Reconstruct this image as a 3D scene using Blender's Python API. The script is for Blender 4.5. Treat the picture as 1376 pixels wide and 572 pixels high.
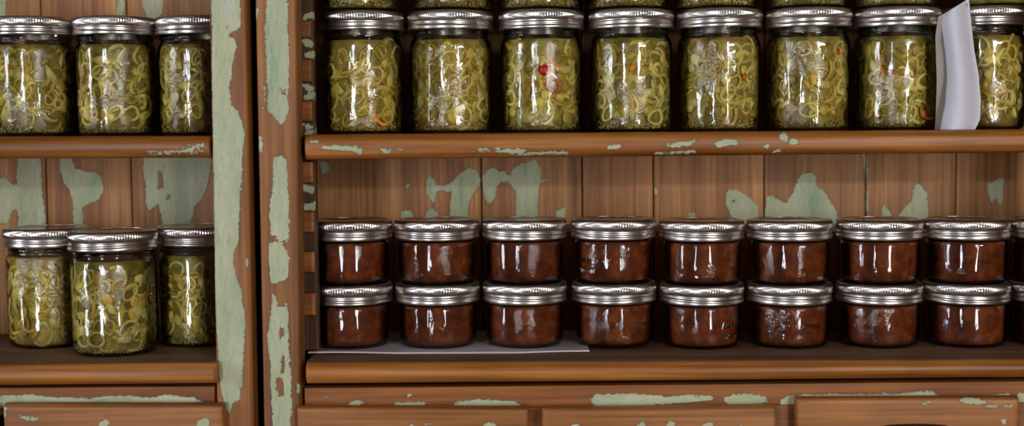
import bpy, bmesh, math, random
import numpy as np
from mathutils import Matrix, Vector

for o in list(bpy.data.objects):
    bpy.data.objects.remove(o)
scene = bpy.context.scene
COL = scene.collection
R = math.radians

# ------------------------------------------------------------------ camera
F_PX = 1700.0                      # focal length in pixels of the 1376 x 572 frame
DIST = 1.173                       # camera to the front of the hutches
ZC = 1.114                         # camera height
PITCH = math.atan(108 / F_PX)
ROLL = R(0.5)
cam_data = bpy.data.cameras.new('camera')
cam = bpy.data.objects.new('camera', cam_data)
COL.objects.link(cam)
CAM_ROT = Matrix.Rotation(R(90) - PITCH, 3, 'X') @ Matrix.Rotation(-ROLL, 3, 'Z')
CAM_LOC = Vector((0, -DIST, ZC))
cam.matrix_world = Matrix.Translation(CAM_LOC) @ CAM_ROT.to_4x4()
cam_data.sensor_width = 36
cam_data.lens = 36 * F_PX / 1376
cam_data.clip_start = 0.05
cam_data.dof.use_dof = True
cam_data.dof.focus_distance = DIST + 0.055
cam_data.dof.aperture_fstop = 3.2
scene.camera = cam

# ------------------------------------------------------------------ world, light, exposure
world = bpy.data.worlds.new('world')
scene.world = world
world.use_nodes = True
world.node_tree.nodes['Background'].inputs['Color'].default_value = (0.75, 0.85, 1.0, 1)
world.node_tree.nodes['Background'].inputs['Strength'].default_value = 0.6
scene.view_settings.view_transform = 'Standard'
scene.view_settings.look = 'None'
scene.view_settings.exposure = 1.0
scene.view_settings.gamma = 1.0
scene.view_settings.use_curve_mapping = False
scene.cycles.use_denoising = True
scene.cycles.max_bounces = 10
scene.cycles.transparent_max_bounces = 24

ROOM_X, ROOM_Y, ROOM_Z, WALL_Y = 2.4, -2.5, 2.55, 0.215
# (wall, centre along the wall, width, sill, head, radiance, colour)
WINDOWS = [('front', -1.10, 0.34, 0.35, 2.05, 34.0, (0.95, 0.95, 1.0)),
           ('front', 1.02, 0.30, 0.35, 2.05, 36.0, (1.0, 0.97, 0.93)),
           ('front', 1.62, 0.76, 1.55, 1.70, 230.0, (1.0, 0.97, 0.92)),  # unseen slit window, added for the sharp shadow edge below the upper shelves
           ('left', -1.05, 0.44, 0.45, 2.05, 26.0, (0.88, 0.92, 1.0))]
for wall, c, w, z0, z1, rad, colr in WINDOWS:
    la = bpy.data.lights.new('window_daylight', 'AREA')
    la.shape = 'RECTANGLE'
    la.size, la.size_y = w, z1 - z0
    la.energy = rad * w * (z1 - z0) * math.pi / 4
    la.color = colr
    lo = bpy.data.objects.new('window_daylight', la)
    COL.objects.link(lo)
    if wall == 'front':
        lo.location = (c, ROOM_Y - 0.10, (z0 + z1) / 2)
        lo.rotation_euler = (R(90), 0, 0)
        lo.rotation_euler = Vector((0, -1, 0)).to_track_quat('Z', 'Y').to_euler()
    else:
        lo.location = (-ROOM_X - 0.10, c, (z0 + z1) / 2)
        lo.rotation_euler = Vector((-1, 0, 0)).to_track_quat('Z', 'Y').to_euler()


def P(px, py, Y):
    """pixel -> point on the vertical plane y = Y"""
    d = CAM_ROT @ Vector(((px - 688) / F_PX, -(py - 286) / F_PX, -1))
    t = (Y + DIST) / d.y
    p = CAM_LOC + d * t
    return p.x, p.z


# ------------------------------------------------------------------ materials
def lin(c):
    return tuple(((v / 255) / 12.92 if v / 255 <= 0.04045 else ((v / 255 + 0.055) / 1.055) ** 2.4) for v in c) + (1.0,)


class NT:
    def __init__(self, name):
        self.m = bpy.data.materials.new(name)
        self.m.use_nodes = True
        self.t = self.m.node_tree
        self.t.nodes.clear()
        self.out = self.t.nodes.new('ShaderNodeOutputMaterial')

    def n(self, typ, **kw):
        nd = self.t.nodes.new('ShaderNode' + typ)
        for k, v in kw.items():
            if k.startswith('i_'):
                nd.inputs[k[2:].replace('_', ' ')].default_value = v
            else:
                setattr(nd, k, v)
        return nd

    def l(self, a, b):
        self.t.links.new(a, b)

    def math(self, op, a, b=None, clamp=False):
        nd = self.n('Math', operation=op)
        nd.use_clamp = clamp
        for i, v in enumerate((a, b)):
            if v is None:
                continue
            if isinstance(v, (int, float)):
                nd.inputs[i].default_value = v
            else:
                self.l(v, nd.inputs[i])
        return nd.outputs[0]

    def ramp(self, fac, stops):
        nd = self.n('ValToRGB')
        e = nd.color_ramp.elements
        while len(e) < len(stops):
            e.new(0.5)
        for el, (p, c) in zip(e, stops):
            el.position = p
            el.color = c
        self.l(fac, nd.inputs[0])
        return nd.outputs[0]

    def mix(self, fac, a, b, blend='MIX'):
        nd = self.n('Mix', data_type='RGBA', blend_type=blend)
        if isinstance(fac, (int, float)):
            nd.inputs[0].default_value = fac
        else:
            self.l(fac, nd.inputs[0])
        for i, v in ((6, a), (7, b)):
            if isinstance(v, tuple):
                nd.inputs[i].default_value = v
            else:
                self.l(v, nd.inputs[i])
        return nd.outputs[2]

    def noise(self, vec, scale, detail=4, rough=0.55, dist=0.0):
        nd = self.n('TexNoise')
        nd.inputs['Scale'].default_value = scale
        nd.inputs['Detail'].default_value = detail
        nd.inputs['Roughness'].default_value = rough
        nd.inputs['Distortion'].default_value = dist
        self.l(vec, nd.inputs['Vector'])
        return nd.outputs['Fac']

    def coords(self, scale=(1, 1, 1)):
        tc = self.n('TexCoord')
        oi = self.n('ObjectInfo')
        add = self.n('VectorMath', operation='ADD')
        comb = self.n('CombineXYZ')
        r = self.math('MULTIPLY', oi.outputs['Random'], 7.3)
        for i in range(3):
            self.l(r, comb.inputs[i])
        self.l(tc.outputs['Object'], add.inputs[0])
        self.l(comb.outputs[0], add.inputs[1])
        mp = self.n('VectorMath', operation='MULTIPLY')
        mp.inputs[1].default_value = scale
        self.l(add.outputs[0], mp.inputs[0])
        return add.outputs[0], mp.outputs[0], oi.outputs['Random']

    def bump(self, h, dist, strength=1.0):
        b = self.n('Bump')
        b.inputs['Distance'].default_value = dist
        b.inputs['Strength'].default_value = strength
        self.l(h, b.inputs['Height'])
        return b.outputs[0]


def wood(name, axis, dark, mid, light, rough=0.5, spread=0.35, paint_axis=None):
    n = NT(name)
    st = {'V': (55, 55, 2.2), 'H': (2.2, 55, 55)}[axis]
    fine = {'V': (270, 270, 6), 'H': (6, 270, 270)}[axis]
    raw, mp, rnd = n.coords(st)
    fm = n.n('VectorMath', operation='MULTIPLY')
    fm.inputs[1].default_value = fine
    n.l(raw, fm.inputs[0])
    g = n.noise(mp, 1.0, 5, 0.6, 0.6)
    f = n.noise(fm.outputs[0], 1.0, 3, 0.6)
    bl = n.noise(raw, 9.0, 3, 0.6)
    col = n.ramp(g, [(0.28, lin(dark)), (0.5, lin(mid)), (0.74, lin(light))])
    fcol = n.ramp(f, [(0.32, (0.56, 0.50, 0.45, 1)), (0.6, (1.08, 1.06, 1.04, 1))])
    col = n.mix(0.75, col, fcol, 'MULTIPLY')
    bcol = n.ramp(bl, [(0.3, (0.72, 0.66, 0.62, 1)), (0.62, (1.1, 1.08, 1.05, 1))])
    col = n.mix(0.7, col, bcol, 'MULTIPLY')
    v = n.math('ADD', n.math('MULTIPLY', rnd, spread), 1.0 - spread / 2)
    hsv = n.n('HueSaturation')
    n.l(v, hsv.inputs['Value'])
    hsv.inputs['Saturation'].default_value = 1.06
    n.l(col, hsv.inputs['Color'])
    wcol = hsv.outputs[0]
    # peeling paint: the attribute holds 2 + distance inside the chip / 6 mm
    at = n.n('Attribute', attribute_name='paint')
    pst = {'V': (60, 60, 14), 'H': (14, 60, 60)}[paint_axis or axis]
    pm = n.n('VectorMath', operation='MULTIPLY')
    pm.inputs[1].default_value = pst
    n.l(raw, pm.inputs[0])
    n1 = n.noise(raw, 330, 5, 0.65)
    n2 = n.noise(pm.outputs[0], 2.2, 5, 0.65)
    val = n.math('SUBTRACT', at.outputs['Fac'], 2.0)
    val = n.math('ADD', val, n.math('MULTIPLY', n.math('SUBTRACT', n1, 0.5), 1.1))
    val = n.math('ADD', val, n.math('MULTIPLY', n.math('SUBTRACT', n2, 0.5), 1.15))
    mask = n.math('MULTIPLY', n.math('ADD', val, 0.05), 10.0, True)
    halo = n.math('MULTIPLY', n.math('ADD', val, 0.34), 3.0, True)
    pc = n.noise(pm.outputs[0], 0.9, 6, 0.7)
    pcol = n.ramp(pc, [(0.30, lin((140, 164, 132))), (0.42, lin((176, 184, 150))), (0.58, lin((192, 193, 156))),
                       (0.70, lin((202, 202, 196)))])
    pspeck = n.ramp(n.noise(pm.outputs[0], 6.0, 3, 0.6), [(0.32, (0.72, 0.74, 0.72, 1)), (0.5, (1, 1, 1, 1))])
    pcol = n.mix(0.6, pcol, pspeck, 'MULTIPLY')
    edge = n.mix(n.math('MULTIPLY', halo, 0.38), wcol, lin((96, 78, 72)))
    fin = n.mix(mask, edge, pcol)
    b = n.n('BsdfPrincipled')
    n.l(fin, b.inputs['Base Color'])
    b.inputs['IOR'].default_value = 1.45
    rg = n.math('ADD', n.math('MULTIPLY', g, 0.2), rough - 0.1)
    n.l(n.math('MAXIMUM', rg, n.math('MULTIPLY', mask, 0.6)), b.inputs['Roughness'])
    h = n.math('ADD', n.math('MULTIPLY', f, 0.3), n.math('MULTIPLY', mask, 1.0))
    n.l(n.bump(h, 0.0005, 0.7), b.inputs['Normal'])
    n.l(b.outputs[0], n.out.inputs[0])
    return n.m


W_POST = wood('post_wood', 'V', (114, 74, 42), (156, 104, 62), (182, 128, 82), 0.5, 0.1)
W_BACK = wood('back_board_wood', 'V', (136, 92, 58), (180, 130, 88), (206, 158, 112), 0.55, 0.2)
W_SHELF = wood('shelf_wood', 'H', (112, 68, 34), (160, 104, 58), (192, 136, 84), 0.42, 0.1)
W_TOP = wood('dark_shelf_top', 'H', (84, 60, 46), (118, 88, 68), (140, 108, 86), 0.6, 0.1)  # darker grey-brown for the upward faces of the lower shelves
W_RAIL = wood('rail_wood', 'H', (104, 60, 30), (142, 88, 48), (170, 112, 66), 0.5, 0.1)
W_DRAW = wood('drawer_wood', 'H', (122, 76, 42), (164, 110, 66), (194, 142, 94), 0.45, 0.2)
W_SIDE = wood('side_wood', 'V', (66, 44, 30), (92, 62, 42), (118, 82, 56), 0.6, 0.1)


def simple(name, col, rough=0.6, metal=0.0, var=0.0, scale=40):
    n = NT(name)
    b = n.n('BsdfPrincipled')
    raw, mp, rnd = n.coords()
    c = n.ramp(n.noise(raw, scale, 4), [(0.3, tuple(v * (1 - var) for v in lin(col)[:3]) + (1,)),
                                       (0.7, tuple(v * (1 + var) for v in lin(col)[:3]) + (1,))])
    n.l(c, b.inputs['Base Color'])
    b.inputs['Roughness'].default_value = rough
    b.inputs['Metallic'].default_value = metal
    n.l(b.outputs[0], n.out.inputs[0])
    return n.m


def metal_mat(name, col, rough):
    n = NT(name)
    b = n.n('BsdfPrincipled')
    raw, mp, rnd = n.coords((30, 30, 600))
    v = n.noise(mp, 1.0, 3)
    c = n.ramp(v, [(0.3, tuple(x * 0.8 for x in lin(col)[:3]) + (1,)), (0.7, lin(col))])
    n.l(c, b.inputs['Base Color'])
    b.inputs['Metallic'].default_value = 1.0
    r = n.math('ADD', n.math('MULTIPLY', n.noise(raw, 60, 3), 0.12), rough - 0.06)
    n.l(r, b.inputs['Roughness'])
    n.l(b.outputs[0], n.out.inputs[0])
    return n.m


M_BAND = metal_mat('zinc_band', (222, 213, 208), 0.3)
M_LID = metal_mat('lid_metal', (176, 162, 150), 0.2)
M_DARKMETAL = metal_mat('dark_pull_metal', (44, 36, 32), 0.45)


def glass_mat(name, tint, wav, ior=1.75, rough=0.02, zscale=0.25):
    """jar glass: clear with a fresnel reflection, uneven moulded surface"""
    n = NT(name)
    raw, mp, rnd = n.coords((1, 1, zscale))
    tr = n.n('BsdfTransparent')
    tr.inputs['Color'].default_value = tint
    gl = n.n('BsdfGlossy')
    gl.inputs['Roughness'].default_value = rough
    fr = n.n('Fresnel')
    fr.inputs['IOR'].default_value = ior
    a = n.noise(mp, 130, 2, 0.5)
    patch = n.ramp(n.noise(raw, 30, 2, 0.5), [(0.48, (0, 0, 0, 1)), (0.6, (1, 1, 1, 1))])
    sp = n.noise(raw, 430, 2, 0.5)
    h = n.math('ADD', a, n.math('MULTIPLY', n.math('MULTIPLY', sp, patch), 1.7))
    nb = n.bump(h, wav, 1.0)
    n.l(nb, gl.inputs['Normal'])
    n.l(nb, fr.inputs['Normal'])
    mx = n.n('MixShader')
    n.l(fr.outputs[0], mx.inputs[0])
    n.l(tr.outputs[0], mx.inputs[1])
    n.l(gl.outputs[0], mx.inputs[2])
    n.l(mx.outputs[0], n.out.inputs[0])
    return n.m


M_GLASS = glass_mat('pickle_jar_glass', (0.96, 0.97, 0.92, 1), 0.0005)
M_JGLASS = glass_mat('jam_jar_glass', (0.92, 0.92, 0.9, 1), 0.0003)
M_PANE = glass_mat('window_pane_glass', (0.98, 0.99, 0.99, 1), 0.0, 1.45, 0.0)


def pickle_mat(name, a, b_, rough=0.35):
    n = NT(name)
    raw, mp, rnd = n.coords()
    c = n.ramp(n.noise(raw, 160, 3), [(0.3, lin(a)), (0.7, lin(b_))])
    hsv = n.n('HueSaturation')
    n.l(c, hsv.inputs['Color'])
    n.l(n.math('ADD', n.math('MULTIPLY', rnd, 0.5), 0.72), hsv.inputs['Value'])
    n.l(n.math('ADD', n.math('MULTIPLY', n.math('FRACT', n.math('MULTIPLY', rnd, 13.7)), 0.03), 0.485), hsv.inputs['Hue'])
    b = n.n('BsdfPrincipled')
    n.l(hsv.outputs[0], b.inputs['Base Color'])
    b.inputs['Roughness'].default_value = rough
    n.l(b.outputs[0], n.out.inputs[0])
    return n.m


M_PEP = [pickle_mat('pepper_yellow_green', (190, 164, 64), (230, 204, 102)),
         pickle_mat('pepper_olive', (168, 142, 48), (206, 178, 74)),
         pickle_mat('pepper_pale', (204, 188, 104), (238, 222, 142))]
M_ORANGE = pickle_mat('carrot_orange', (224, 128, 26), (238, 156, 44))
M_RED = pickle_mat('red_pepper', (206, 22, 8), (226, 36, 14))
M_SEED = pickle_mat('pale_seed', (176, 160, 86), (212, 198, 128))
M_BRINE = pickle_mat('olive_brine', (120, 102, 38), (184, 160, 74), 0.3)
M_BEAN = pickle_mat('pale_bean', (140, 146, 96), (176, 178, 130))


def jam_mat():
    n = NT('brown_jam')
    raw, mp, rnd = n.coords()
    c = n.ramp(n.noise(raw, 90, 5, 0.65), [(0.28, lin((82, 32, 9))), (0.5, lin((122, 54, 15))), (0.72, lin((160, 84, 27)))])
    b = n.n('BsdfPrincipled')
    hsv = n.n('HueSaturation')
    n.l(c, hsv.inputs['Color'])
    n.l(n.math('ADD', n.math('MULTIPLY', rnd, 0.2), 0.9), hsv.inputs['Value'])
    n.l(hsv.outputs[0], b.inputs['Base Color'])
    b.inputs['Roughness'].default_value = 0.5
    b.inputs['Specular IOR Level'].default_value = 0.2
    n.l(b.outputs[0], n.out.inputs[0])
    return n.m


M_JAM = jam_mat()
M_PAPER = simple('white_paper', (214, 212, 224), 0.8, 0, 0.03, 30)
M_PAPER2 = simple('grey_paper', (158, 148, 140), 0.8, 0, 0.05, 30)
M_INK = simple('dark_ink', (60, 58, 62), 0.8)
M_LINER = simple('liner_paper', (206, 196, 200), 0.6, 0, 0.05, 30)
M_WALL = simple('plaster_wall', (96, 80, 64), 0.9, 0, 0.06, 3)
M_CEIL = simple('ceiling_paint', (138, 126, 110), 0.9, 0, 0.04, 3)
M_FLOOR = wood('floor_wood', 'H', (70, 48, 32), (104, 74, 50), (130, 96, 66), 0.5, 0.3)
M_FRAME = simple('window_frame_paint', (206, 202, 190), 0.6, 0, 0.05, 20)


# ------------------------------------------------------------------ object helpers
def link(o, parent=None, loc=None):
    COL.objects.link(o)
    if parent is not None:
        o.parent = parent
        base = parent
        off = Vector((0, 0, 0))
        while base is not None:
            off += base.location
            base = base.parent
        if loc is not None:
            o.location = Vector(loc) - off
    elif loc is not None:
        o.location = loc
    return o


def tag(o, label=None, cat=None, group=None, kind=None):
    for k, v in (('label', label), ('category', cat), ('group', group), ('kind', kind)):
        if v:
            o[k] = v
    return o


def mesh_of(name, verts, faces, mat, smooth=40):
    me = bpy.data.meshes.new(name)
    me.from_pydata([tuple(map(float, v)) for v in verts], [], faces)
    me.materials.append(mat)
    bm = bmesh.new()
    bm.from_mesh(me)
    bmesh.ops.recalc_face_normals(bm, faces=bm.faces)
    lim = R(smooth)
    for f in bm.faces:
        f.smooth = True
    for e in bm.edges:
        if len(e.link_faces) == 2 and e.calc_face_angle(0) > lim:
            e.smooth = False
    bm.to_mesh(me)
    bm.free()
    return me


def box_mesh(name, size, mat, bev=0.0015):
    bm = bmesh.new()
    bmesh.ops.create_cube(bm, size=1)
    for v in bm.verts:
        v.co = Vector((v.co.x * size[0], v.co.y * size[1], v.co.z * size[2]))
    if bev:
        bmesh.ops.bevel(bm, geom=list(bm.edges), offset=bev, segments=2, affect='EDGES', profile=0.5)
    me = bpy.data.meshes.new(name)
    bm.to_mesh(me)
    bm.free()
    me.materials.append(mat)
    return me


def box(name, lo, hi, mat, parent=None, bev=0.0015):
    lo, hi = Vector(lo), Vector(hi)
    return link(bpy.data.objects.new(name, box_mesh(name, hi - lo, mat, bev)), parent, (lo + hi) / 2)


def empty(name, loc):
    o = bpy.data.objects.new(name, None)
    o.empty_display_size = 0.05
    COL.objects.link(o)
    o.location = loc
    return o


def poly_sdf(pts, poly):
    """signed distance, positive inside"""
    a = np.asarray(poly, float)
    b = np.roll(a, -1, 0)
    d = np.full(len(pts), 1e9)
    ins = np.zeros(len(pts), bool)
    for (ax, az), (bx, bz) in zip(a, b):
        ex, ez = bx - ax, bz - az
        t = np.clip(((pts[:, 0] - ax) * ex + (pts[:, 1] - az) * ez) / max(ex * ex + ez * ez, 1e-12), 0, 1)
        d = np.minimum(d, np.hypot(pts[:, 0] - ax - t * ex, pts[:, 1] - az - t * ez))
        cr = (az > pts[:, 1]) != (bz > pts[:, 1])
        if abs(ez) > 1e-12:
            ins ^= cr & (pts[:, 0] < (pts[:, 1] - az) * ex / ez + ax)
    return np.where(ins, d, -d)


def board(name, parent, bl, br, tl, tr, yf, depth, mat, ru=0.003, rv=0.003, chips=(), holes=(), step=0.002, top_mat=None):
    """a board whose front (at y = yf) has the four corners given as (x, z); edges rounded by ru (ends) and rv (top, bottom).
    chips / holes: outlines of left-over paint, in pixels of the photograph, on that front"""
    width = math.hypot(br[0] - bl[0], br[1] - bl[1])
    height = math.hypot(tl[0] - bl[0], tl[1] - bl[1])
    cw = [[P(x, y, yf) for x, y in c] for c in chips]
    hw = [[P(x, y, yf) for x, y in c] for c in holes]

    def params(length, r, lo=None, hi=None):
        e = [0, 0.06 * r, 0.2 * r, 0.42 * r, 0.7 * r, r]
        s = set(round(x, 6) for x in e) | set(round(length - x, 6) for x in e)
        if lo is not None:
            lo, hi = max(lo, r), min(hi, length - r)
            k = max(1, int((hi - lo) / step))
            s |= set(round(lo + (hi - lo) * i / k, 6) for i in range(k + 1))
        return sorted(s)
    if cw:
        allp = [p for c in cw for p in c]
        x0, x1 = min(p[0] for p in allp) - .008, max(p[0] for p in allp) + .008
        z0, z1 = min(p[1] for p in allp) - .008, max(p[1] for p in allp) + .008
        us = params(width, ru, x0 - min(bl[0], tl[0]), x1 - min(bl[0], tl[0]))
        vs = params(height, rv, z0 - min(bl[1], br[1]), z1 - min(bl[1], br[1]))
    else:
        us, vs = params(width, ru), params(height, rv)

    def rnd(d, r):
        return 0.0 if d >= r else r - math.sqrt(max(0.0, r * r - (r - d) ** 2))
    verts, nu, nv = [], len(us), len(vs)
    for v in vs:
        for u in us:
            a, b = u / width, v / height
            x = (1 - b) * ((1 - a) * bl[0] + a * br[0]) + b * ((1 - a) * tl[0] + a * tr[0])
            z = (1 - b) * ((1 - a) * bl[1] + a * br[1]) + b * ((1 - a) * tl[1] + a * tr[1])
            y = yf + rnd(min(u, width - u), ru) + rnd(min(v, height - v), rv)
            verts.append((x, y, z))
    faces = [(j * nu + i, j * nu + i + 1, (j + 1) * nu + i + 1, (j + 1) * nu + i) for j in range(nv - 1) for i in range(nu - 1)]
    loop = [i for i in range(nu)] + [j * nu + nu - 1 for j in range(1, nv)] + \
           [(nv - 1) * nu + i for i in range(nu - 2, -1, -1)] + [j * nu for j in range(nv - 2, 0, -1)]
    base = len(verts)
    for k in loop:
        verts.append((verts[k][0], yf + depth, verts[k][2]))
    m = len(loop)
    for k in range(m):
        faces.append((loop[k], loop[(k + 1) % m], base + (k + 1) % m, base + k))
    faces.append(tuple(base + k for k in range(m)))
    V = np.array(verts)
    c = (V.min(0) + V.max(0)) / 2
    me = mesh_of(name, V - c, faces, mat)
    if cw:
        pts = V[:, [0, 2]]
        sd = np.full(len(V), -1.0)
        for q in cw:
            sd = np.maximum(sd, poly_sdf(pts, q))
        for q in hw:
            sd = np.minimum(sd, -poly_sdf(pts, q))
        sd[V[:, 1] > yf + 0.013] = -1
        at = me.attributes.new('paint', 'FLOAT', 'POINT')
        at.data.foreach_set('value', (2 + np.clip(sd / 0.006, -1, 1)).astype(np.float32))
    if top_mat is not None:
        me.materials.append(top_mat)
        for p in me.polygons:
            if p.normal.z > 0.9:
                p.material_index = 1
    return link(bpy.data.objects.new(name, me), parent, c)


def lathe(prof, segs, rad=None, zmod=None):
    verts, faces = [], []
    n = len(prof)
    for j in range(segs):
        t = 2 * math.pi * j / segs
        for i, (r, z) in enumerate(prof):
            rr = r if rad is None else rad(i, j, r)
            zz = z if zmod is None else zmod(i, t, z)
            verts.append((rr * math.sin(t), -rr * math.cos(t), zz))
    for j in range(segs):
        k = (j + 1) % segs
        for i in range(n - 1):
            faces.append((j * n + i, k * n + i, k * n + i + 1, j * n + i + 1))
    return verts, faces


# ------------------------------------------------------------------ the room
def wall_with_windows(name, axis, fixed, thick, lo, hi, openings):
    bm = bmesh.new()
    xs = sorted({lo, hi} | {v for c, w, z0, z1 in openings for v in (c - w / 2, c + w / 2)})
    for a, b in zip(xs, xs[1:]):
        spans = [(0, ROOM_Z)]
        for c, w, z0, z1 in openings:
            if abs((a + b) / 2 - c) < w / 2:
                spans = [(0, z0), (z1, ROOM_Z)]
        for s0, s1 in spans:
            mt = bmesh.ops.create_cube(bm, size=1)['verts']
            for v in mt:
                u = (a + b) / 2 + v.co.x * (b - a)
                t = fixed - thick / 2 + v.co.y * thick
                v.co = Vector((u, t, (s0 + s1) / 2 + v.co.z * (s1 - s0))) if axis == 'x' else Vector((t, u, (s0 + s1) / 2 + v.co.z * (s1 - s0)))
    me = bpy.data.meshes.new(name)
    bm.to_mesh(me)
    bm.free()
    me.materials.append(M_WALL)
    return tag(link(bpy.data.objects.new(name, me)), kind='structure')


fl = box('floor', (-ROOM_X, ROOM_Y, -0.06), (ROOM_X, WALL_Y, 0), M_FLOOR, bev=0)
tag(fl, kind='structure')
tag(box('ceiling', (-ROOM_X, ROOM_Y, ROOM_Z), (ROOM_X, WALL_Y, ROOM_Z + .06), M_CEIL, bev=0), kind='structure')
tag(box('wall_back', (-ROOM_X, WALL_Y, 0), (ROOM_X, WALL_Y + .1, ROOM_Z), M_WALL, bev=0), kind='structure')
tag(box('wall_right', (ROOM_X, ROOM_Y, 0), (ROOM_X + .1, WALL_Y, ROOM_Z), M_WALL, bev=0), kind='structure')
wall_with_windows('wall_front', 'x', ROOM_Y, 0.12, -ROOM_X, ROOM_X, [w[1:5] for w in WINDOWS if w[0] == 'front'])
wall_with_windows('wall_left', 'y', -ROOM_X, 0.12, ROOM_Y, WALL_Y, [w[1:5] for w in WINDOWS if w[0] == 'left'])
for k, (wall, c, w, z0, z1, rad, colr) in enumerate(WINDOWS):
    loc = (c, ROOM_Y - 0.05, z0) if wall == 'front' else (-ROOM_X - 0.05, c, z0)
    e = tag(empty('window_%d' % (k + 1), loc), kind='structure')
    hgt = z1 - z0

    def bar(nm, lo, hi, mat=M_FRAME):
        o = bpy.data.objects.new(nm, box_mesh(nm, Vector(hi) - Vector(lo), mat, 0))
        COL.objects.link(o)
        o.parent = e
        o.location = (Vector(lo) + Vector(hi)) / 2
    bar('frame_stile', (-w / 2, -.02, 0), (-w / 2 + .025, .02, hgt))
    bar('frame_stile', (w / 2 - .025, -.02, 0), (w / 2, .02, hgt))
    bar('frame_rail', (-w / 2 + .025, -.02, 0), (w / 2 - .025, .02, .03))
    bar('frame_rail', (-w / 2 + .025, -.02, hgt - .03), (w / 2 - .025, .02, hgt))
    bar('pane', (-w / 2 + .025, -.002, .03), (w / 2 - .025, .002, hgt - .03), M_PANE)
    if wall == 'left':
        e.rotation_euler = (0, 0, R(90))

# ------------------------------------------------------------------ the hutches
Y_BACK = 0.175
Z_TOP = 1.72


def ext(p, q, z):
    """x on the straight line through p, q (x, z) at height z"""
    return p[0] + (q[0] - p[0]) * (z - p[1]) / (q[1] - p[1])


def post(parent, lt, lb, rt, rb, chips=(), holes=()):
    a, b, c, d = P(lt, 0, 0), P(lb, 572, 0), P(rt, 0, 0), P(rb, 572, 0)
    zs = (0.0, Z_TOP)
    # below the drawers the stile runs straight down
    zl = b[1]
    x0, x1 = ext(a, b, zl - .25), ext(c, d, zl - .25)
    o = board('post', parent, (x0, zl - .25), (x1, zl - .25), (ext(a, b, Z_TOP - .001), Z_TOP - .001), (ext(c, d, Z_TOP - .001), Z_TOP - .001),
              0.0, 0.024, W_POST, 0.0045, 0.003, chips, holes)
    board('post', parent, (x0, 0), (x1, 0), (x0, zl - .2501), (x1, zl - .2501), 0.0, 0.024, W_POST, 0.0045, 0.002)
    return o


# ---- hutch without jam
hutch_a = empty('painted_hutch', (-0.50, 0.1, 0))
tag(hutch_a, 'worn wooden hutch holding only pickle jars, its post thickly covered in sage green paint', 'hutch')
post_chips_a = [
    [(284, -40), (322, -40), (322, 10), (324, 22), (323, 36), (316, 42), (308, 43), (310, 50), (318, 54), (319, 60), (316, 75), (313, 90),
     (312, 102), (308, 115), (310, 130), (311, 142), (318, 148), (326, 165), (329, 178), (327, 195), (326, 215), (325, 240), (322, 262),
     (322, 290), (321, 315), (318, 330), (313, 345), (317, 370), (324, 395), (329, 420), (329, 470), (327, 490), (325, 515),
     (322, 535), (314, 542), (308, 556), (303, 545), (298, 530), (294, 500), (291, 460), (290, 420), (288, 380), (287, 330), (286, 260),
     (285, 180), (284, 90)],
    [(331, 345), (334, 348), (334, 360), (331, 358)]]
post(hutch_a, 281, 291, 330, 341, post_chips_a, [[(301, 32), (306, 34), (309, 44), (304, 40)]])
post(hutch_a, -420, -400, -370, -352)

XA0 = P(-372, 300, .03)[0]
# upper shelf
su_l = P(0, 183.5, 0.08)[1], P(0, 213.5, 0.004)[1]
su_r = P(280, 182.5, 0.08)[1], P(280, 212, 0.004)[1]
xr_u = P(281.5, 198, .004)[0]
xl0 = P(0, 198, .004)[0]


def on_line(x, x0, v0, x1, v1):
    return v0 + (v1 - v0) * (x - x0) / (x1 - x0)


def za_up(x):
    return on_line(x, xl0, su_l[0], xr_u, su_r[0])


def za_up_b(x):
    return on_line(x, xl0, su_l[1], xr_u, su_r[1])


board('shelf', hutch_a, (XA0, za_up_b(XA0)), (xr_u, za_up_b(xr_u)), (XA0, za_up(XA0)), (xr_u, za_up(xr_u)), 0.004, Y_BACK - .004, W_SHELF,
      0.002, 0.009,
      [[(192, 203), (205, 202), (220, 203), (245, 202), (275, 203), (278, 205), (240, 207), (210, 207), (194, 207)],
       [(243, 195), (274, 194), (275, 198), (255, 200), (245, 198)]])
# lower shelf
YLF = -0.015
zl_a = P(154, 481, .018)[1]
xr_l = P(289, 505, YLF)[0]
zb_l = P(140, 518, YLF)[1]
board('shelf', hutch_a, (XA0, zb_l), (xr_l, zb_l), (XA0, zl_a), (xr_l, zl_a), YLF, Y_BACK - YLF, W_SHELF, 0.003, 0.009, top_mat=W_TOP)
# rail and drawers
zt = P(100, 524, .008)[1]
zb = P(100, 556, .008)[1]
xr_r = P(290, 530, .008)[0]
board('rail', hutch_a, (XA0, zb), (xr_r, zb), (XA0, zb_l - .0052), (xr_r, zb_l - .0052), .004, .02, W_RAIL, .001, .001,
      [[(-30, 534), (10, 531), (45, 529), (62, 532), (90, 534), (125, 535), (150, 532), (170, 531), (200, 534), (225, 529), (240, 533),
        (258, 533), (270, 539), (278, 546), (230, 548), (160, 548), (100, 548), (-30, 548)]])


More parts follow.
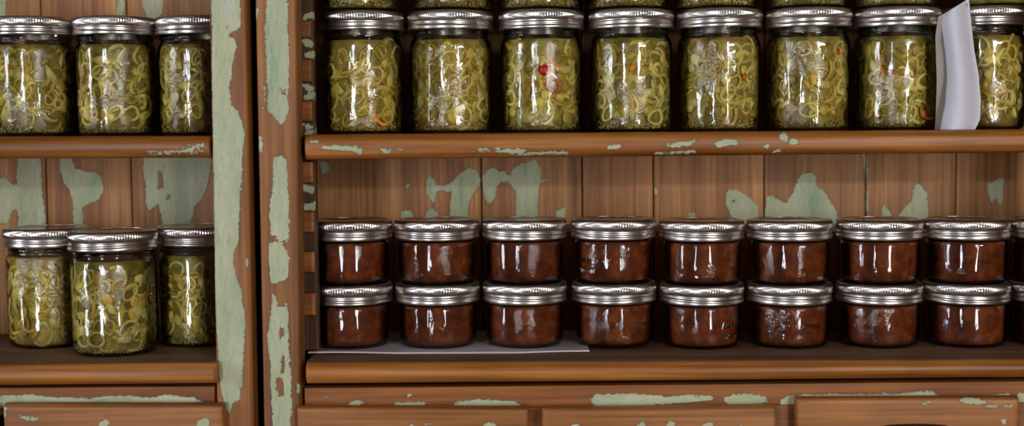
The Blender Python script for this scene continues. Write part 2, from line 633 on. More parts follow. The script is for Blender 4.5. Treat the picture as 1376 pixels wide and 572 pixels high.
def drawer(parent, x0, x1, ytop, slope, chips=(), pull=None, holes=()):
    yf = -0.012
    tl_, tr_ = P(x0, ytop, yf), P(x1, ytop + slope, yf)
    zbot = tl_[1] - 0.125
    d = board('drawer', parent, (tl_[0], zbot), (tr_[0], zbot), tl_, tr_, yf, 0.0119, W_DRAW, .004, .004, chips, holes)
    if pull:
        cx, cz = P(pull[0], pull[1], yf)
        # a cup pull: half dome with a flat back plate
        verts, faces = [], []
        nu, nv = 14, 7
        for j in range(nv + 1):
            b = (math.pi / 2) * j / nv
            for i in range(nu + 1):
                a = math.pi * i / nu
                verts.append((0.039 * math.cos(a), -0.019 * math.sin(a) * math.sin(b) - .0, -0.026 + 0.026 * math.cos(b) ** .35 * math.sin(a) ** .15))
        for j in range(nv):
            for i in range(nu):
                k = j * (nu + 1) + i
                faces.append((k, k + 1, k + nu + 2, k + nu + 1))
        me = mesh_of('cup_pull', verts, faces, M_DARKMETAL, 60)
        link(bpy.data.objects.new('cup_pull', me), d, (cx, yf - .0002, cz))
    return d


drawer(hutch_a, 3, 300, 543.5, 0, [[(262, 578), (266, 566), (274, 560), (281, 562), (281, 590), (262, 590)],
                                   [(134, 572), (136, 566), (143, 563), (146, 568), (141, 574)],
                                   [(18, 556), (28, 558), (50, 561), (50, 565), (30, 563)],
                                   [(5, 548), (8, 549), (7, 560), (4, 560)]], (150, 590))
drawer(hutch_a, -340, -10, 543.5, 0, (), (-175, 590))

# back boards: joints as pixels at y = 250
joints_a = [-400, -262, -150, -46, 62, 176.5, 300]
chips_back_a = [
    [(0, 236), (6, 240), (16, 247), (23, 250), (24, 205), (54, 205), (55, 235), (57, 262), (61, 290), (63, 330), (24, 330), (25, 290), (22, 279),
     (15, 285), (13, 298), (-4, 302), (-20, 260)],
    [(79, 205), (94, 208), (102, 228), (116, 231), (130, 230), (136, 240), (138, 255), (130, 272), (118, 274), (110, 278), (111, 305), (98, 308),
     (97, 285), (98, 270), (94, 258), (86, 245), (81, 230)],
    [(192, 205), (270, 205), (284, 210), (281, 240), (274, 262), (262, 280), (258, 292), (250, 318), (222, 318), (217, 290), (212, 275), (206, 280),
     (200, 282), (196, 275), (195, 250)],
    [(-20, -50), (8, -50), (8, 20), (0, 26), (-20, 20)], [(157, -60), (169, -60), (168, 20), (157, 22)],
    [(188, -60), (222, -60), (218, 18), (212, 30), (198, 25), (192, 12)]]
holes_back_a = [[(212, 230), (219, 230), (220, 250), (213, 256)], [(225, 258), (229, 262), (227, 270), (223, 268)]]


def back_boards(parent, joints, chips, holes, z0, z1):
    for a, b in zip(joints, joints[1:]):
        xa, xb = P(a, 250, Y_BACK)[0] + .0006, P(b, 250, Y_BACK)[0] - .0006
        # only the chips that touch this board
        mine = [c for c in chips if max(p[0] for p in c) > a - 4 and min(p[0] for p in c) < b + 4]
        hl = [c for c in holes if max(p[0] for p in c) > a - 4 and min(p[0] for p in c) < b + 4]
        board('back_board', parent, (xa, z0), (xb, z0), (xa, z1), (xb, z1), Y_BACK, .012, W_BACK, .0014, .001, mine, hl, 0.0022)


back_boards(hutch_a, joints_a, chips_back_a, holes_back_a, zl_a - .03, Z_TOP)


def carcass(parent, x0, x1, n_door, zd):
    """sides, top, lower rail, doors below the drawers, plinth"""
    box('side_panel', (x0, .0245, 0), (x0 + .016, Y_BACK + .03, Z_TOP), W_SIDE, parent)
    box('side_panel', (x1 - .016, .0245, 0), (x1, Y_BACK + .03, Z_TOP), W_SIDE, parent)
    box('top_board', (x0, -.03, Z_TOP), (x1, Y_BACK + .03, Z_TOP + .022), W_SHELF, parent)
    box('bottom_rail', (x0 + .04, .0, .02), (x1 - .04, .022, .10), W_RAIL, parent)
    box('middle_rail', (x0 + .04, .0, zd - .045), (x1 - .04, .022, zd), W_RAIL, parent)
    w = (x1 - x0 - .09) / n_door
    for k in range(n_door):
        a = x0 + .045 + k * w
        d = box('door', (a + .002, -.004, .103), (a + w - .002, .018, zd - .048), W_DRAW, parent, .003)
        box('door_panel', (a + .06, -.008, .163), (a + w - .06, -.0042, zd - .108), W_POST, d, .002)


ZD = P(300, 545, -.012)[1] - .129
carcass(hutch_a, P(-420, 300, 0)[0] + .002, P(334, 300, 0)[0] - .003, 2, ZD)

# ---- hutch with jam
hutch_b = empty('painted_hutch', (0.14, 0.1, 0))
tag(hutch_b, 'worn wooden hutch holding stacked jam jars under pickle jars, green paint peeling off', 'hutch')
post_chips_b = [
    [(358, -40), (387, -40), (387, 30), (388, 60), (388, 100), (387, 130), (388, 150), (385, 160), (379, 168), (371, 160), (362, 150), (360, 140),
     (362, 125), (359, 105), (358, 85), (356, 60), (355, 40), (358, 15)],
    [(359, 92), (361, 96), (357, 120), (356, 144), (353, 146), (355, 118)],
    [(366, 215), (376, 209), (385, 213), (387, 235), (387, 260), (388, 290), (388, 310), (386, 325), (376, 326), (370, 316), (363, 316),
     (362, 295), (364, 270), (367, 245), (367, 225)],
    [(361, 328), (372, 324), (380, 326), (388, 348), (389, 365), (386, 375), (378, 378), (370, 380), (364, 380), (362, 360), (361, 340)],
    [(366, 393), (372, 403), (375, 412), (382, 410), (386, 400), (388, 425), (388, 450), (389, 470), (391, 495), (391, 520),
     (391, 545), (389, 590), (366, 590), (366, 550), (363, 520), (365, 490), (362, 470), (360, 450), (362, 435), (364, 420), (365, 405)],
    [(343, 10), (346, 14), (345, 24), (343, 26)], [(347, 182), (351, 184), (351, 204), (348, 204)], [(400, 516), (403, 520), (403, 527), (400, 527)]]
post_holes_b = [[(371, 507), (376, 505), (380, 514), (381, 530), (375, 534), (371, 524)], [(376, 441), (381, 440), (382, 450), (377, 454)],
                [(380, 478), (382, 478), (381, 500), (379, 500)], [(376, 120), (378, 118), (379, 126), (377, 126)],
                [(383, 120), (385, 120), (385, 128), (383, 128)], [(384, 318), (388, 330), (385, 336), (380, 328)]]
post(hutch_b, 342.5, 354, 399, 405, post_chips_b, post_holes_b)
post(hutch_b, 1446, 1440, 1510, 1503)
XB0, XB1 = P(400, 300, .03)[0], P(1514, 300, .03)[0]

# upper shelf
YUF = 0.003
u0, u1 = P(440, 180.5, .05), P(1260, 174.6, .05)
b0, b1 = P(420, 214.5, YUF), P(1370, 205.0, YUF)


def zb_up(x):
    return on_line(x, u0[0], u0[1], u1[0], u1[1])


def zb_up_b(x):
    return on_line(x, b0[0], b0[1], b1[0], b1[1])


xs0 = P(408.5, 198, YUF)[0]
board('shelf', hutch_b, (xs0, zb_up_b(xs0)), (XB1, zb_up_b(XB1)), (xs0, zb_up(xs0)), (XB1, zb_up(XB1)), YUF, Y_BACK - YUF, W_SHELF,
      0.004, 0.009,
      [[(432, 196), (445, 195), (455, 194), (470, 196), (480, 196), (488, 201), (486, 209), (480, 208), (478, 203), (465, 202), (450, 201), (434, 200)],
       [(414, 189), (420, 187), (428, 189), (428, 192), (416, 192)], [(511, 202), (516, 199), (524, 201), (524, 205), (514, 205)],
       [(528, 201), (540, 200), (560, 202), (545, 204)],
       [(630, 202), (640, 199), (658, 200), (658, 204), (635, 204)], [(664, 200), (690, 199), (706, 199), (706, 203), (668, 204)],
       [(680, 206), (765, 203), (765, 207), (690, 210)],
       [(815, 197), (835, 195), (834, 199), (818, 200)],
       [(888, 194), (905, 191), (925, 189), (938, 188), (930, 196), (905, 198)], [(957, 191), (975, 187), (994, 189), (992, 195), (965, 197)],
       [(882, 205), (936, 203), (936, 206), (884, 207)], [(1047, 180), (1056, 177), (1060, 184), (1056, 191), (1050, 188)],
       [(1060, 186), (1072, 186), (1072, 194), (1062, 193)], [(1027, 195), (1033, 194), (1033, 198), (1028, 198)],
       [(1040, 201), (1050, 200), (1050, 204), (1041, 204)]])
# lower shelf
l0, l1 = P(470, 473.5, .043), P(1297, 469.5, .043)
c0, c1 = P(420, 517.5, YLF), P(1370, 508.5, YLF)


def zb_lo(x):
    return on_line(x, l0[0], l0[1], l1[0], l1[1])


def zb_lo_b(x):
    return on_line(x, c0[0], c0[1], c1[0], c1[1])


xs1 = P(410, 500, YLF)[0]
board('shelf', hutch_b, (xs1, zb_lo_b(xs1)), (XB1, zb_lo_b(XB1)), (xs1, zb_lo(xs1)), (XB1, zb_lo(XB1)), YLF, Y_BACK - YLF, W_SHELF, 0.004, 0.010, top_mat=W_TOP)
# rail, stiles, drawers
xr0 = P(409, 530, .006)[0]
board('rail', hutch_b, (xr0, zb_lo_b(xr0) - .027), (XB1, zb_lo_b(XB1) - .027), (xr0, zb_lo_b(xr0) - .0068), (XB1, zb_lo_b(XB1) - .0068), .006, .018,
      W_RAIL, .001, .001,
      [[(608, 548), (609, 540), (640, 537), (690, 539), (704, 548)], [(528, 542), (548, 540), (570, 540), (572, 544), (550, 546), (532, 545)],
       [(546, 528), (555, 527), (557, 533), (548, 534)], [(468, 540), (480, 537), (492, 541), (482, 545), (470, 545)],
       [(434, 533), (449, 530), (447, 533), (436, 535)],
       [(792, 537), (800, 530), (850, 529), (900, 532), (925, 531), (958, 532), (961, 537), (925, 541), (900, 542), (850, 547), (800, 546)],
       [(972, 534), (985, 529), (1010, 529), (1028, 532), (1031, 540), (1010, 544), (980, 544), (974, 539)],
       [(1047, 547), (1049, 538), (1065, 531), (1110, 530), (1200, 529), (1250, 526), (1264, 531), (1262, 538), (1150, 540), (1076, 540), (1072, 550)],
       [(1320, 532), (1358, 527), (1361, 540), (1340, 541), (1325, 537)], [(1366, 529), (1384, 525), (1384, 548), (1368, 546)]])
for a, b in ((712, 727), (1045, 1070), (1372, 1420)):
    (xa, z_), (xb, _) = P(a - 12, 545, .006), P(b + 12, 545, .006)
    board('stile', hutch_b, (xa, z_ - .14), (xb, z_ - .14), (xa, zb_lo_b(xa) - .0272), (xb, zb_lo_b(xb) - .0272), .006, .016, W_RAIL, .001, .001)
drawer(hutch_b, 398.5, 711, 547.5, 0.5, [[(646, 575), (655, 567), (664, 566), (668, 574), (655, 580)], [(548, 570), (556, 568), (558, 574), (550, 576)],
                                     [(566, 571), (573, 567), (580, 569), (575, 574)]], (554, 588))
drawer(hutch_b, 728, 1044, 549.5, -4, [[(768, 571), (776, 568), (780, 574), (770, 576)], [(855, 572), (862, 567), (868, 568), (864, 575)],
                                    [(895, 570), (902, 566), (908, 570), (900, 575)], [(944, 573), (952, 566), (960, 568), (956, 577)],
                                    [(990, 572), (997, 568), (1000, 573), (994, 577)]], (886, 588))
drawer(hutch_b, 1071, 1371, 535.5, -1.5, [[(1290, 538), (1303, 535), (1320, 538), (1338, 543), (1300, 542)], [(1343, 566), (1350, 562), (1356, 566), (1348, 570)],
                                     [(1235, 541), (1250, 540), (1250, 542), (1238, 543)], [(1320, 545), (1360, 542), (1360, 546), (1330, 548)]], (1228, 569))

joints_b = [404, 647, 782.5, 878, 1027, 1163.5, 1285, 1400, 1508]
chips_back_b = [
    [(573, 258), (572, 245), (576, 234), (584, 243), (588, 250), (600, 250), (612, 240), (620, 230), (630, 225), (640, 229), (646, 243), (640, 254),
     (634, 262), (631, 275), (627, 310), (603, 310), (605, 275), (607, 258), (596, 255), (589, 255), (584, 262), (585, 272), (580, 270)],
    [(568, 310), (574, 284), (582, 279), (588, 286), (592, 310)],
    [(647, 240), (652, 230), (662, 224), (670, 230), (680, 231), (684, 236), (690, 226), (700, 219), (712, 216), (718, 212), (727, 224), (726, 240),
     (725, 254), (723, 272), (724, 310), (692, 310), (694, 275), (693, 258), (688, 250), (680, 243), (673, 244), (667, 252), (664, 265), (656, 276),
     (650, 262)],
    [(725, 242), (747, 237), (747, 240), (725, 246)], [(746, 284), (753, 281), (759, 279), (759, 300), (748, 300)],
    [(428, 218), (438, 216), (443, 224), (440, 234), (433, 233)], [(540, 284), (552, 281), (556, 300), (538, 300)],
    [(545, 250), (549, 246), (552, 250), (548, 253)],
    [(976, 258), (981, 254), (990, 256), (1000, 260), (1010, 268), (1019, 276), (1020, 300), (990, 300), (980, 286), (976, 275)],
    [(1028, 310), (1028, 264), (1037, 261), (1046, 268), (1056, 272), (1066, 260), (1070, 245), (1078, 233), (1090, 231), (1098, 236), (1096, 248),
     (1108, 258), (1116, 270), (1124, 280), (1132, 310)],
    [(1159, 205), (1166, 205), (1166, 230), (1164, 250), (1161, 232)], [(1164, 255), (1167, 255), (1167, 285), (1164, 285)],
    [(1186, 300), (1186, 273), (1192, 280), (1199, 288), (1200, 300)],
    [(1203, 300), (1212, 282), (1224, 272), (1226, 256), (1231, 243), (1238, 250), (1246, 258), (1247, 300)],
    [(1327, 245), (1336, 243), (1342, 239), (1349, 240), (1349, 268), (1343, 277), (1337, 264), (1333, 275), (1328, 262)],
    [(926, 286), (932, 283), (935, 292), (926, 292)], [(879, 252), (883, 250), (884, 260), (880, 261)]]
back_boards(hutch_b, joints_b, chips_back_b, [[(984, 270), (988, 269), (988, 274), (985, 274)]], zb_lo(0.1) - .03, Z_TOP)
carcass(hutch_b, P(344, 300, 0)[0] + .003, XB1 + .0165, 3, ZD - .004)


# notched shelf support beside the post
def support(parent, px0, px1):
    x0, x1 = P(px0, 250, .034)[0], P(px1, 250, .034)[0]
    chips = []
    for (a, b) in ((-30, 27), (50, 80), (110, 136), (163, 184), (246, 284)):
        chips += [[(px0 + 3, a + 3), (px0 + 11, a + 1), (px1 - 3, a + 6), (px1 - 5, a + 14), (px0 + 10, a + 12)],
                  [(px0 + 8, b - 9), (px1 - 2, b - 12), (px1 - 2, b - 2), (px0 + 7, b - 2)]]
    s = board('shelf_support', parent, (x0, zb_lo(x0) + .004), (x1, zb_lo(x0) + .004), (x0, 1.5), (x1, 1.5), .034, .011, W_SIDE, .001, .001, chips)
    for (a, b) in ((27, 50), (80, 110), (136, 163), (217, 246), (285, 312), (338, 366), (394, 424)):
        (_, zt_), (_, zb_) = P(px0 + 5, a, .025), P(px0 + 5, b, .025)
        board('support_tooth', s, (x0 - .001, zb_), (x1 - .001, zb_), (x0 - .001, zt_), (x1 - .001, zt_), .025, .0089, W_RAIL, .001, .0015)


support(hutch_b, 401, 424.5)

# ------------------------------------------------------------------ jars
BAND_H = 0.0192


def band_mesh():
    prof = [(.0402, .0165), (.0402, .0004), (.0416, .0), (.0430, .0005), (.0434, .0016), (.0433, .0034), (.0426, .0044), (.0424, .0050), (.0425, .0055),
            (.0427, .0062), (.0428, .0070), (.0427, .0077), (.0423, .0083), (.0422, .0088), (.0424, .0094), (.0427, .0100), (.0428, .0140), (.0427, .0176),
            (.0422, .0187), (.0412, .0192), (.0384, .0193), (.0372, .0188), (.0370, .0180)]
    kn = (15, 16, 17)
    v, f = lathe(prof, 200, lambda i, j, r: r + (.0007 if (i in kn and j % 2) else 0),
                 lambda i, t, z: z + (.0011 * math.sin(t) if 5 <= i <= 13 else 0))
    return mesh_of('screw_band', v, f, M_BAND, 50)


def lid_mesh():
    v, f = lathe([(.0003, .0176), (.026, .0176), (.0275, .0180), (.029, .0186), (.0345, .0187), (.0360, .0183), (.0378, .0181)], 48)
    return mesh_of('lid', v, f, M_LID, 50)


BAND, LID = band_mesh(), lid_mesh()
SZ = 0.963
HP, HJ = 0.1235, 0.0622         # pint jar, half-height jam jar


def pickle_glass():
    p = [(.0003, .0035), (.026, .0032), (.0315, .0012), (.0350, .0), (.0378, .0007), (.0400, .0032), (.0408, .0080), (.0411, .025), (.0413, .060),
         (.0415, .0820), (.0415, .0875), (.0411, .0910), (.0402, .0940), (.0388, .0962), (.0381, .0976), (.0381, .0990), (.0390, .1002), (.0392, .1014),
         (.0384, .1026), (.0378, .1040), (.0378, HP - .0025)]
    v, f = lathe(p, 64)
    return mesh_of('glass_body', v, f, M_GLASS, 50)


def jam_glass():
    p = [(.0003, .003), (.026, .0028), (.0315, .001), (.0345, .0), (.0372, .0008), (.0390, .0035), (.0397, .0085), (.0401, .020), (.0403, .0345),
         (.0402, .0380), (.0396, .0402), (.0386, .0416), (.0380, .0424), (.0378, .0440), (.0378, HJ - .0025)]
    v, f = lathe(p, 64)
    return mesh_of('glass_body', v, f, M_JGLASS, 50)


def body(name, prof, mat, segs=48):
    v, f = lathe(prof, segs)
    return mesh_of(name, v, f, mat, 50)


PGLASS, JGLASS = pickle_glass(), jam_glass()
JAM = body('jam', [(.0003, .0045), (.028, .0045), (.0345, .0030), (.0372, .0045), (.0382, .0090), (.0386, .020), (.0388, .0345), (.0386, .0372), (.0376, .0398),
                   (.0368, .0410), (.0003, .0412)], M_JAM)
BRINE = body('brine', [(.0003, .0040), (.0330, .0026), (.0352, .0036), (.0366, .0075), (.0370, .020), (.0372, .050), (.0376, .0860), (.0376, .0905), (.0362, .0945), (.0003, .0955)], M_BRINE)
RR = 0.0405


def wrap(pts, faces, name, mat, twist=0.0):
    """(a, b, c): along the glass, up, depth behind the glass"""
    P_ = np.array(pts)
    P_[:, 2] -= P_[:, 2].min()
    out = []
    for a, b, c in P_:
        t = a / RR
        out.append(((RR - c) * math.sin(t), -(RR - c) * math.cos(t), b))
    return mesh_of(name, out, faces, mat, 80)


def ring_mesh(rng, name, mat, arc=1.0, rmin=.0070, rmax=.0118, thick=(.0015, .0023), deep=(.0018, .0030), tmax=42):
    rx = rng.uniform(rmin, rmax)
    ry = rx * rng.uniform(.62, 1.0)
    rot, tilt, ta = rng.uniform(0, 6.28), R(rng.uniform(0, tmax)), rng.uniform(0, 6.28)
    w2, w3, p2, p3 = rng.uniform(0, .10), rng.uniform(0, .08), rng.uniform(0, 6.28), rng.uniform(0, 6.28)
    hw, hd = rng.uniform(*thick), rng.uniform(*deep)
    N, M_ = (18 if arc == 1.0 else 14), 6
    rotm = Matrix.Rotation(rot, 3, 'Z')
    tm = Matrix.Rotation(tilt, 3, Vector((math.cos(ta), math.sin(ta), 0)))
    verts, faces = [], []
    for i in range(N if arc == 1.0 else N + 1):
        t = 2 * math.pi * arc * i / N
        w = 1 + w2 * math.sin(2 * t + p2) + w3 * math.sin(3 * t + p3)
        c = Vector((rx * math.cos(t) * w, ry * math.sin(t) * w, 0))
        nrm = Vector((math.cos(t) / rx, math.sin(t) / ry, 0)).normalized()
        k = 1.0 if arc == 1.0 else min(1.0, .35 + 3.0 * min(i, N - i) / N)
        for j in range(M_):
            s = 2 * math.pi * j / M_
            q = c + nrm * hw * k * math.cos(s) + Vector((0, 0, hd * k * math.sin(s)))
            verts.append(tm @ (rotm @ q))
    n = N if arc == 1.0 else N + 1
    for i in range(N):
        i2 = (i + 1) % n
        for j in range(M_):
            j2 = (j + 1) % M_
            faces.append((i * M_ + j, i2 * M_ + j, i2 * M_ + j2, i * M_ + j2))
    if arc != 1.0:
        faces += [tuple(range(M_)), tuple(range(N * M_, N * M_ + M_))]
    return wrap(verts, faces, name, mat)


def chunk_mesh(rng, name, mat, lo=.005, hi=.009, flat=.0018):
    """a small cut piece: squashed, lumpy"""
    bm = bmesh.new()
    bmesh.ops.create_icosphere(bm, subdivisions=2, radius=1)
    ex, ez = rng.uniform(lo, hi), rng.uniform(lo, hi) * .8
    ph = rng.uniform(0, 6)
    rot = Matrix.Rotation(rng.uniform(0, 6.28), 3, 'Z')
    verts = []
    for v in bm.verts:
        k = 1 + .15 * math.sin(3 * v.co.x + ph) * math.cos(4 * v.co.y)
        verts.append(rot @ Vector((v.co.x * ex * k, v.co.y * ez * k, v.co.z * flat)))
    faces = [tuple(x.index for x in f.verts) for f in bm.faces]
    bm.free()
    return wrap(verts, faces, name, mat)


rng0 = random.Random(7)
RINGS = [ring_mesh(rng0, 'pepper_ring', M_PEP[i % 3]) for i in range(21)]
ARCS = [ring_mesh(rng0, 'pepper_strip', M_PEP[i % 3], rng0.uniform(.35, .7), .009, .014, (.0020, .0030), (.0018, .0030)) for i in range(15)]
CHUNKS = [chunk_mesh(rng0, 'pepper_piece', M_PEP[i % 3]) for i in range(9)]
ORANGE_RING = ring_mesh(random.Random(3), 'carrot_ring', M_ORANGE, 1.0, .0075, .0082, (.0024, .0026), tmax=4)
ORANGE_BIT = chunk_mesh(random.Random(4), 'carrot_piece', M_ORANGE, .004, .006)
ORANGE_ARC = ring_mesh(random.Random(6), 'orange_pepper_strip', M_ORANGE, .4, .009, .011, (.0018, .0022), tmax=6)
RED_BIT = chunk_mesh(random.Random(5), 'red_pepper_piece', M_RED, .0062, .0072, .0022)


def bean_mesh():
    verts, faces = [], []
    N, M_ = 8, 8
    for i in range(N + 1):
        for j in range(M_):
            s = 2 * math.pi * j / M_
            k = .5 if i in (0, N) else 1
            verts.append((.0034 * k * math.cos(s), -.036 + .072 * i / N, .0034 * k * math.sin(s)))
    for i in range(N):
        for j in range(M_):
            j2 = (j + 1) % M_
            faces.append((i * M_ + j, i * M_ + j2, (i + 1) * M_ + j2, (i + 1) * M_ + j))
    faces += [tuple(range(M_)), tuple(range(N * M_, N * M_ + M_))]
    return wrap(verts, faces, 'pickled_bean', M_BEAN)


BEAN = bean_mesh()


def seeds_mesh():
    rng = random.Random(11)
    verts, faces = [], []
    bm = bmesh.new()
    bmesh.ops.create_icosphere(bm, subdivisions=1, radius=1)
    sv = [v.co.copy() for v in bm.verts]
    sf = [tuple(x.index for x in f.verts) for f in bm.faces]
    bm.free()
    for k in range(230):
        t = rng.uniform(0, 2 * math.pi)
        z = .0036 + abs(rng.gauss(0, .0028))
        r = min(.0396, .0374 + z * .25) - rng.uniform(0, .0015)
        rot = Matrix.Rotation(rng.uniform(0, 3.1), 3, 'Y') @ Matrix.Rotation(rng.uniform(0, 3.1), 3, 'Z')
        b = len(verts)
        for q in sv:
            w = rot @ Vector((q.x * .0017, q.y * .0008, q.z * .0013))
            verts.append((r * math.sin(t) + w.x, -r * math.cos(t) + w.y, z + w.z))
        faces += [tuple(x + b for x in f) for f in sf]
    return mesh_of('seed_layer', verts, faces, M_SEED, 80)


SEEDS = seeds_mesh()


def child(name, mesh, parent, z=0.0, rz=0.0, s=1.0):
    o = bpy.data.objects.new(name, mesh)
    COL.objects.link(o)
    o.parent = parent
    o.location = (0, 0, z)
    o.rotation_euler = (0, 0, rz)
    o.scale = (s, s, 1)
    return o


def closure(jar, height, rz):
    b = child('screw_band', BAND, jar, height - BAND_H, rz)
    child('lid', LID, jar, height - BAND_H, rz)


def face_angle(x, y):
    """rotation that turns a jar's front (its -y side) to the camera"""
    return math.atan2(x, y + DIST)


def pickle_jar(x, y, z, label, group, seed, count=120, specials=(), filling='rings', fill_top=.094, seeds=True, sx=0.976):
    jar = empty('pickle_jar', (x, y, z))
    jar.scale = (sx, sx, SZ)
    tag(jar, label, 'jar', group)
    rng = random.Random(seed)
    fa = -math.atan2(x, y + DIST)
    child('glass_body', PGLASS, jar)
    closure(jar, HP, rng.uniform(0, 6.28))
    br = child('brine', BRINE, jar)
    if seeds:
        tag(child('seed_layer', SEEDS, jar, 0, rng.uniform(0, 6.28)), kind='stuff')
    if filling == 'beans':
        for k in range(20):
            child('pickled_bean', BEAN, jar, .0445 + rng.uniform(-.001, .003), fa + k * 2 * math.pi / 20 + rng.uniform(-.05, .05), rng.uniform(.95, 1))
    else:
        # even spread by golden-angle steps, jittered
        n = count
        for k in range(n):
            zz = .0145 + (fill_top - .0095 - .0145) * ((k * .61803) % 1.0)
            zz += rng.uniform(-.003, .003)
            zz = min(max(zz, .0145), fill_top - .0095)
            an = fa + R(-140 + 280 * ((k + rng.uniform(-.3, .3)) / n))
            lay = (1.0, .988, .975)[k % 3]
            q = rng.random()
            if q < .5:
                child('pepper_ring', rng.choice(RINGS), jar, zz, an, lay)
            elif q < .8:
                child('pepper_strip', rng.choice(ARCS), jar, zz, an, lay)
            else:
                child('pepper_piece', rng.choice(CHUNKS), jar, zz, an, lay)
    for (kind, deg, zz) in specials:
        nm, me = {'red': ('red_pepper_piece', RED_BIT), 'carrot_ring': ('carrot_ring', ORANGE_RING), 'carrot': ('carrot_piece', ORANGE_BIT),
                  'strip': ('orange_pepper_strip', ORANGE_ARC)}[kind]
        child(nm, me, jar, zz, fa + R(deg), 1.012)
    return jar


# embossed lettering on the glass
def lettering():
    out = []
    for txt, size, shear, zz in (('Golden Harvest', .0092, .35, .0205), ('MASON', .0062, 0.0, .0105)):
        cu = bpy.data.curves.new('lettering', 'FONT')
        cu.body, cu.size, cu.shear, cu.align_x = txt, size, shear, 'CENTER'
        cu.extrude, cu.resolution_u = .0003, 2
        o = bpy.data.objects.new('lettering', cu)
        COL.objects.link(o)
        bpy.context.view_layer.update()
        me = bpy.data.meshes.new_from_object(o.evaluated_get(bpy.context.evaluated_depsgraph_get()))
        bpy.data.objects.remove(o)
        vs = [tuple(v.co) for v in me.vertices]
        fs = [tuple(p.vertices) for p in me.polygons]
        out.append((vs, fs, zz))
    verts, faces = [], []
    for vs, fs, zz in out:
        b = len(verts)
        for a, h, d in vs:
            r = .0403 + d
            t = a / r
            verts.append((r * math.sin(t), -r * math.cos(t), zz + h))
        faces += [tuple(i + b for i in f) for f in fs]
    me = bpy.data.meshes.new('embossed_lettering')
    me.from_pydata(verts, [], faces)
    me.materials.append(M_JGLASS)
    return me


LETTERS = lettering()


def jam_jar(x, y, z, label, group, seed, emboss=None, sx=0.966):
    jar = empty('jam_jar', (x, y, z))
    jar.scale = (sx, sx, 1)
    tag(jar, label, 'jar', group)
    rng = random.Random(seed)
    fa = -math.atan2(x, y + DIST)
    child('glass_body', JGLASS, jar, 0, rng.uniform(0, 6.28))
    closure(jar, HJ, rng.uniform(0, 6.28))
    child('jam', JAM, jar, 0, rng.uniform(0, 6.28))
    if emboss is not None:
        child('embossed_lettering', LETTERS, jar, 0, fa + R(emboss))
    return jar


ORD = ['first', 'second', 'third', 'fourth', 'fifth', 'sixth', 'seventh', 'eighth', 'ninth']
# ---- pickle jars above the jam
YP = 0.092
up_c = [487, 606, 727.5, 848, 966, 1085.5, 1204, 1320]
extra = [(', orange strip at bottom', [('strip', 32, .020)]), ('', []), (', red slice showing', [('red', 4, .0625), ('carrot_ring', 18, .0470), ('strip', 24, .078)]),
         (', orange specks', [('carrot', -68, .058), ('carrot', 2, .064)]), ('', [('carrot', 40, .055)]), ('', [('carrot', 55, .08)]),
         (', orange bits at bottom', [('carrot', -25, .016), ('carrot', 42, .016), ('strip', -8, .068), ('strip', 52, .022)]), ('', [])]
for k, px in enumerate(up_c):
    x = P(px, 100, YP)[0]
    z = zb_up(x) + .0002
    if k < 7:
        lab = 'pickled pepper jar on shelf, %s from the notched strip%s' % (ORD[k], extra[k][0])
    else:
        lab = 'dim jar of pickled peppers standing behind the white paper'
    pickle_jar(x, YP, z, lab, 'pickle jars on the shelf above the jam', 100 + k, 160, extra[k][1], seeds=(k != 7))
    x2 = P((483, 608, 726.5, 843, 961, 1082.5, 1200, 1339)[k], 5, YP)[0]
    if k < 7:
        lab2 = 'pickled pepper jar stacked on the %s jar from the notched strip' % ORD[k]
    else:
        lab2 = 'jar of upright pale green beans stacked behind the paper'
    pickle_jar(x2, YP, z + HP * SZ + .0004, lab2, 'pickle jars stacked on other lids', 200 + k, 60, (), 'beans' if k == 7 else 'rings', seeds=(k != 7))

# ---- jam jars
YJ = 0.083
LINER = P(793, 476, .03)[0]
jam_c = [472, 589, 705.5, 825, 942.5, 1060.5, 1180.5, 1297, 1414]
jam_u = [471, 587.5, 705, 824, 942.5, 1060.5, 1181, 1297, 1414]
emb_lo = {3: 20, 4: 48, 5: 6}
emb_up = {3: -42, 7: -8}
for k, (pl, pu) in enumerate(zip(jam_c, jam_u)):
    x = P(pl, 440, YJ)[0]
    z = zb_lo(x) + (.0020 if k < 4 else .0002)
    on = 'on the white paper' if k < 3 else 'on bare wood'
    if k == 8:
        a, b = 'bottom brown jam jar in the dark last stack away from the post', 'top brown jam jar in the dark last stack away from the post'
    else:
        a = 'brown jam jar %s, bottom of %s stack from painted post%s' % (on, ORD[k], ', embossed' if k in emb_lo else '')
        b = 'brown jam jar on another, top of %s stack from painted post%s' % (ORD[k], ', embossed' if k in emb_up else '')
    jam_jar(x, YJ, z, a, 'jam jars in stacks of two', 300 + k, emb_lo.get(k))
    xu = P(pu, 350, YJ)[0]
    jam_jar(xu, YJ, z + HJ + .0004, b, 'jam jars in stacks of two', 330 + k, emb_up.get(k))

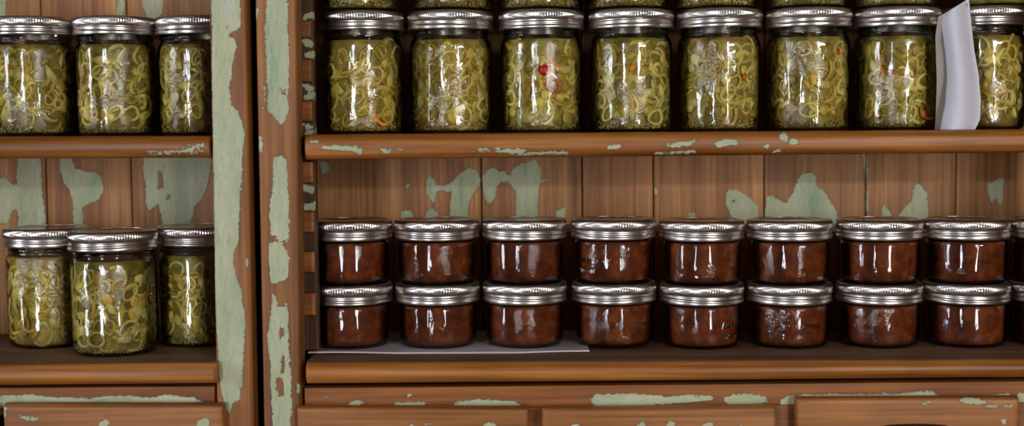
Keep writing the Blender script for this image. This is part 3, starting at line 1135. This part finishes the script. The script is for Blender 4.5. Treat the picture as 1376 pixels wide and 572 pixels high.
# ---- jars in the hutch without jam
for k, (px, lab) in enumerate(((46, 'pickled pepper jar on upper shelf, third from the green post of the jam-less hutch'),
                               (156.5, 'pickled pepper jar on upper shelf, second from the green post of the jam-less hutch'),
                               (266.5, 'pickled pepper jar on upper shelf, tucked behind the green post of the jam-less hutch'))):
    yy = .124
    x = P(px, 100, yy)[0]
    pickle_jar(x, yy, za_up(x) + .0002, lab, 'pickle jars on the upper shelf of the jam-less hutch', 400 + k, 150, [('carrot', -40, .07)] if k == 0 else (), sx=.957)
for k, (px, yy, lab) in enumerate(((154.5, .058, 'jar of pickled pepper slices standing forward between two others on lower shelf'),
                                   (67, .108, 'pickled pepper jar set back, at the far end from the green post on lower shelf'),
                                   (268, .110, 'pickled pepper jar set back beside the green post on lower shelf'))):
    x = P(px, 420, yy)[0]
    pickle_jar(x, yy, zl_a + .0002, lab, 'pickle jars on the lower shelf of the jam-less hutch', 420 + k, 150, [('carrot', 8, .076)] if k == 2 else (),
               fill_top=.091, seeds=(k != 1))

# ------------------------------------------------------------------ papers
# the curled sheet leaning on the jars
lft = [(1263, 22), (1267, 45), (1271, 75), (1273, 105), (1270, 140), (1265, 165), (1263, 175.5)]
rgt = [(1302, -2), (1306, 40), (1309, 66), (1315, 100), (1318, 135), (1317, 160), (1310, 175)]
NU, NV = 14, 24


def spline(pts, t):
    s = t * (len(pts) - 1)
    i = min(int(s), len(pts) - 2)
    f = s - i
    return tuple(pts[i][j] * (1 - f) + pts[i + 1][j] * f for j in (0, 1))


def sheet(name, lft, rgt, ydepth, mat, thick, parent=None):
    verts, faces = [], []
    for s in (0, 1):
        for j in range(NV + 1):
            a, b = spline(lft, j / NV), spline(rgt, j / NV)
            for i in range(NU + 1):
                u = i / NU
                y = ydepth(u, j / NV)
                px, py = a[0] * (1 - u) + b[0] * u, a[1] * (1 - u) + b[1] * u
                x, z = P(px, py, y)
                verts.append((x, y + s * thick, max(z, zb_up(x) + .0003)))
    w = NU + 1
    n1 = (NV + 1) * w
    for s in (0, 1):
        for j in range(NV):
            for i in range(NU):
                k = s * n1 + j * w + i
                faces.append((k, k + 1, k + w + 1, k + w))
    for j in range(NV):
        for i in (0, NU):
            k = j * w + i
            faces.append((k, k + w, n1 + k + w, n1 + k))
    for i in range(NU):
        for j in (0, NV):
            k = j * w + i
            faces.append((k, k + 1, n1 + k + 1, n1 + k))
    V = np.array(verts)
    c = np.array([V[:, 0].mean(), V[:, 1].mean(), V[:, 2].min()])
    if parent is not None:
        return link(bpy.data.objects.new(name, mesh_of(name, V - c, faces, mat, 60)), parent, c)
    return link(bpy.data.objects.new(name, mesh_of(name, V - c, faces, mat, 60)), None, c)


curl = empty('paper_sheet', (P(1290, 175, .03)[0], .03, zb_up(P(1290, 175, .03)[0])))
tag(curl, 'curled white paper sheet standing on the upper shelf in front of a jar', 'paper')
sheet('front_leaf', lft, rgt, lambda u, v: .030 - .012 * math.sin(math.pi * min(1, u * 1.1)) + .012 * max(0, .22 - v) / .22 + .004 * math.sin(5 * v), M_PAPER, .0004, curl)
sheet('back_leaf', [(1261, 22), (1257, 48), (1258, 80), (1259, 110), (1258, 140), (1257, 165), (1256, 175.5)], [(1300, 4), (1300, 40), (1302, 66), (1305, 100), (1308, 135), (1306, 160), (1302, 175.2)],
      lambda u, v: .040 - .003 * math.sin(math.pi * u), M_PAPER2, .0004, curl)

# the paper lying under the first jam stacks
xa, xb = P(411, 476, .02)[0], P(793.5, 476, .02)[0]
verts, faces = [], []
NX = 40
for s in (0, 1):
    for j, yy in enumerate((.033, .040, .165)):
        for i in range(NX + 1):
            x = xa + (xb - xa) * i / NX
            lift = .0012 * max(0, math.sin(i / NX * 7 + 1.0)) if j == 0 else 0
            verts.append((x, yy, zb_lo(x) + .0003 + lift + s * .0015))
w = NX + 1
n1 = 3 * w
for s in (0, 1):
    for j in range(2):
        for i in range(NX):
            k = s * n1 + j * w + i
            faces.append((k, k + 1, k + w + 1, k + w))
for i in range(NX):
    for j in (0, 2):
        k = j * w + i
        faces.append((k, k + 1, n1 + k + 1, n1 + k))
for j in range(2):
    for i in (0, NX):
        k = j * w + i
        faces.append((k, k + w, n1 + k + w, n1 + k))
V = np.array(verts)
c = np.array([V[:, 0].mean(), V[:, 1].mean(), V[:, 2].min()])
tag(link(bpy.data.objects.new('liner_paper', mesh_of('liner_paper', V - c, faces, M_LINER, 30)), None, c),
    'flat white paper lying on the lower shelf under the jam jars by the painted post', 'paper')
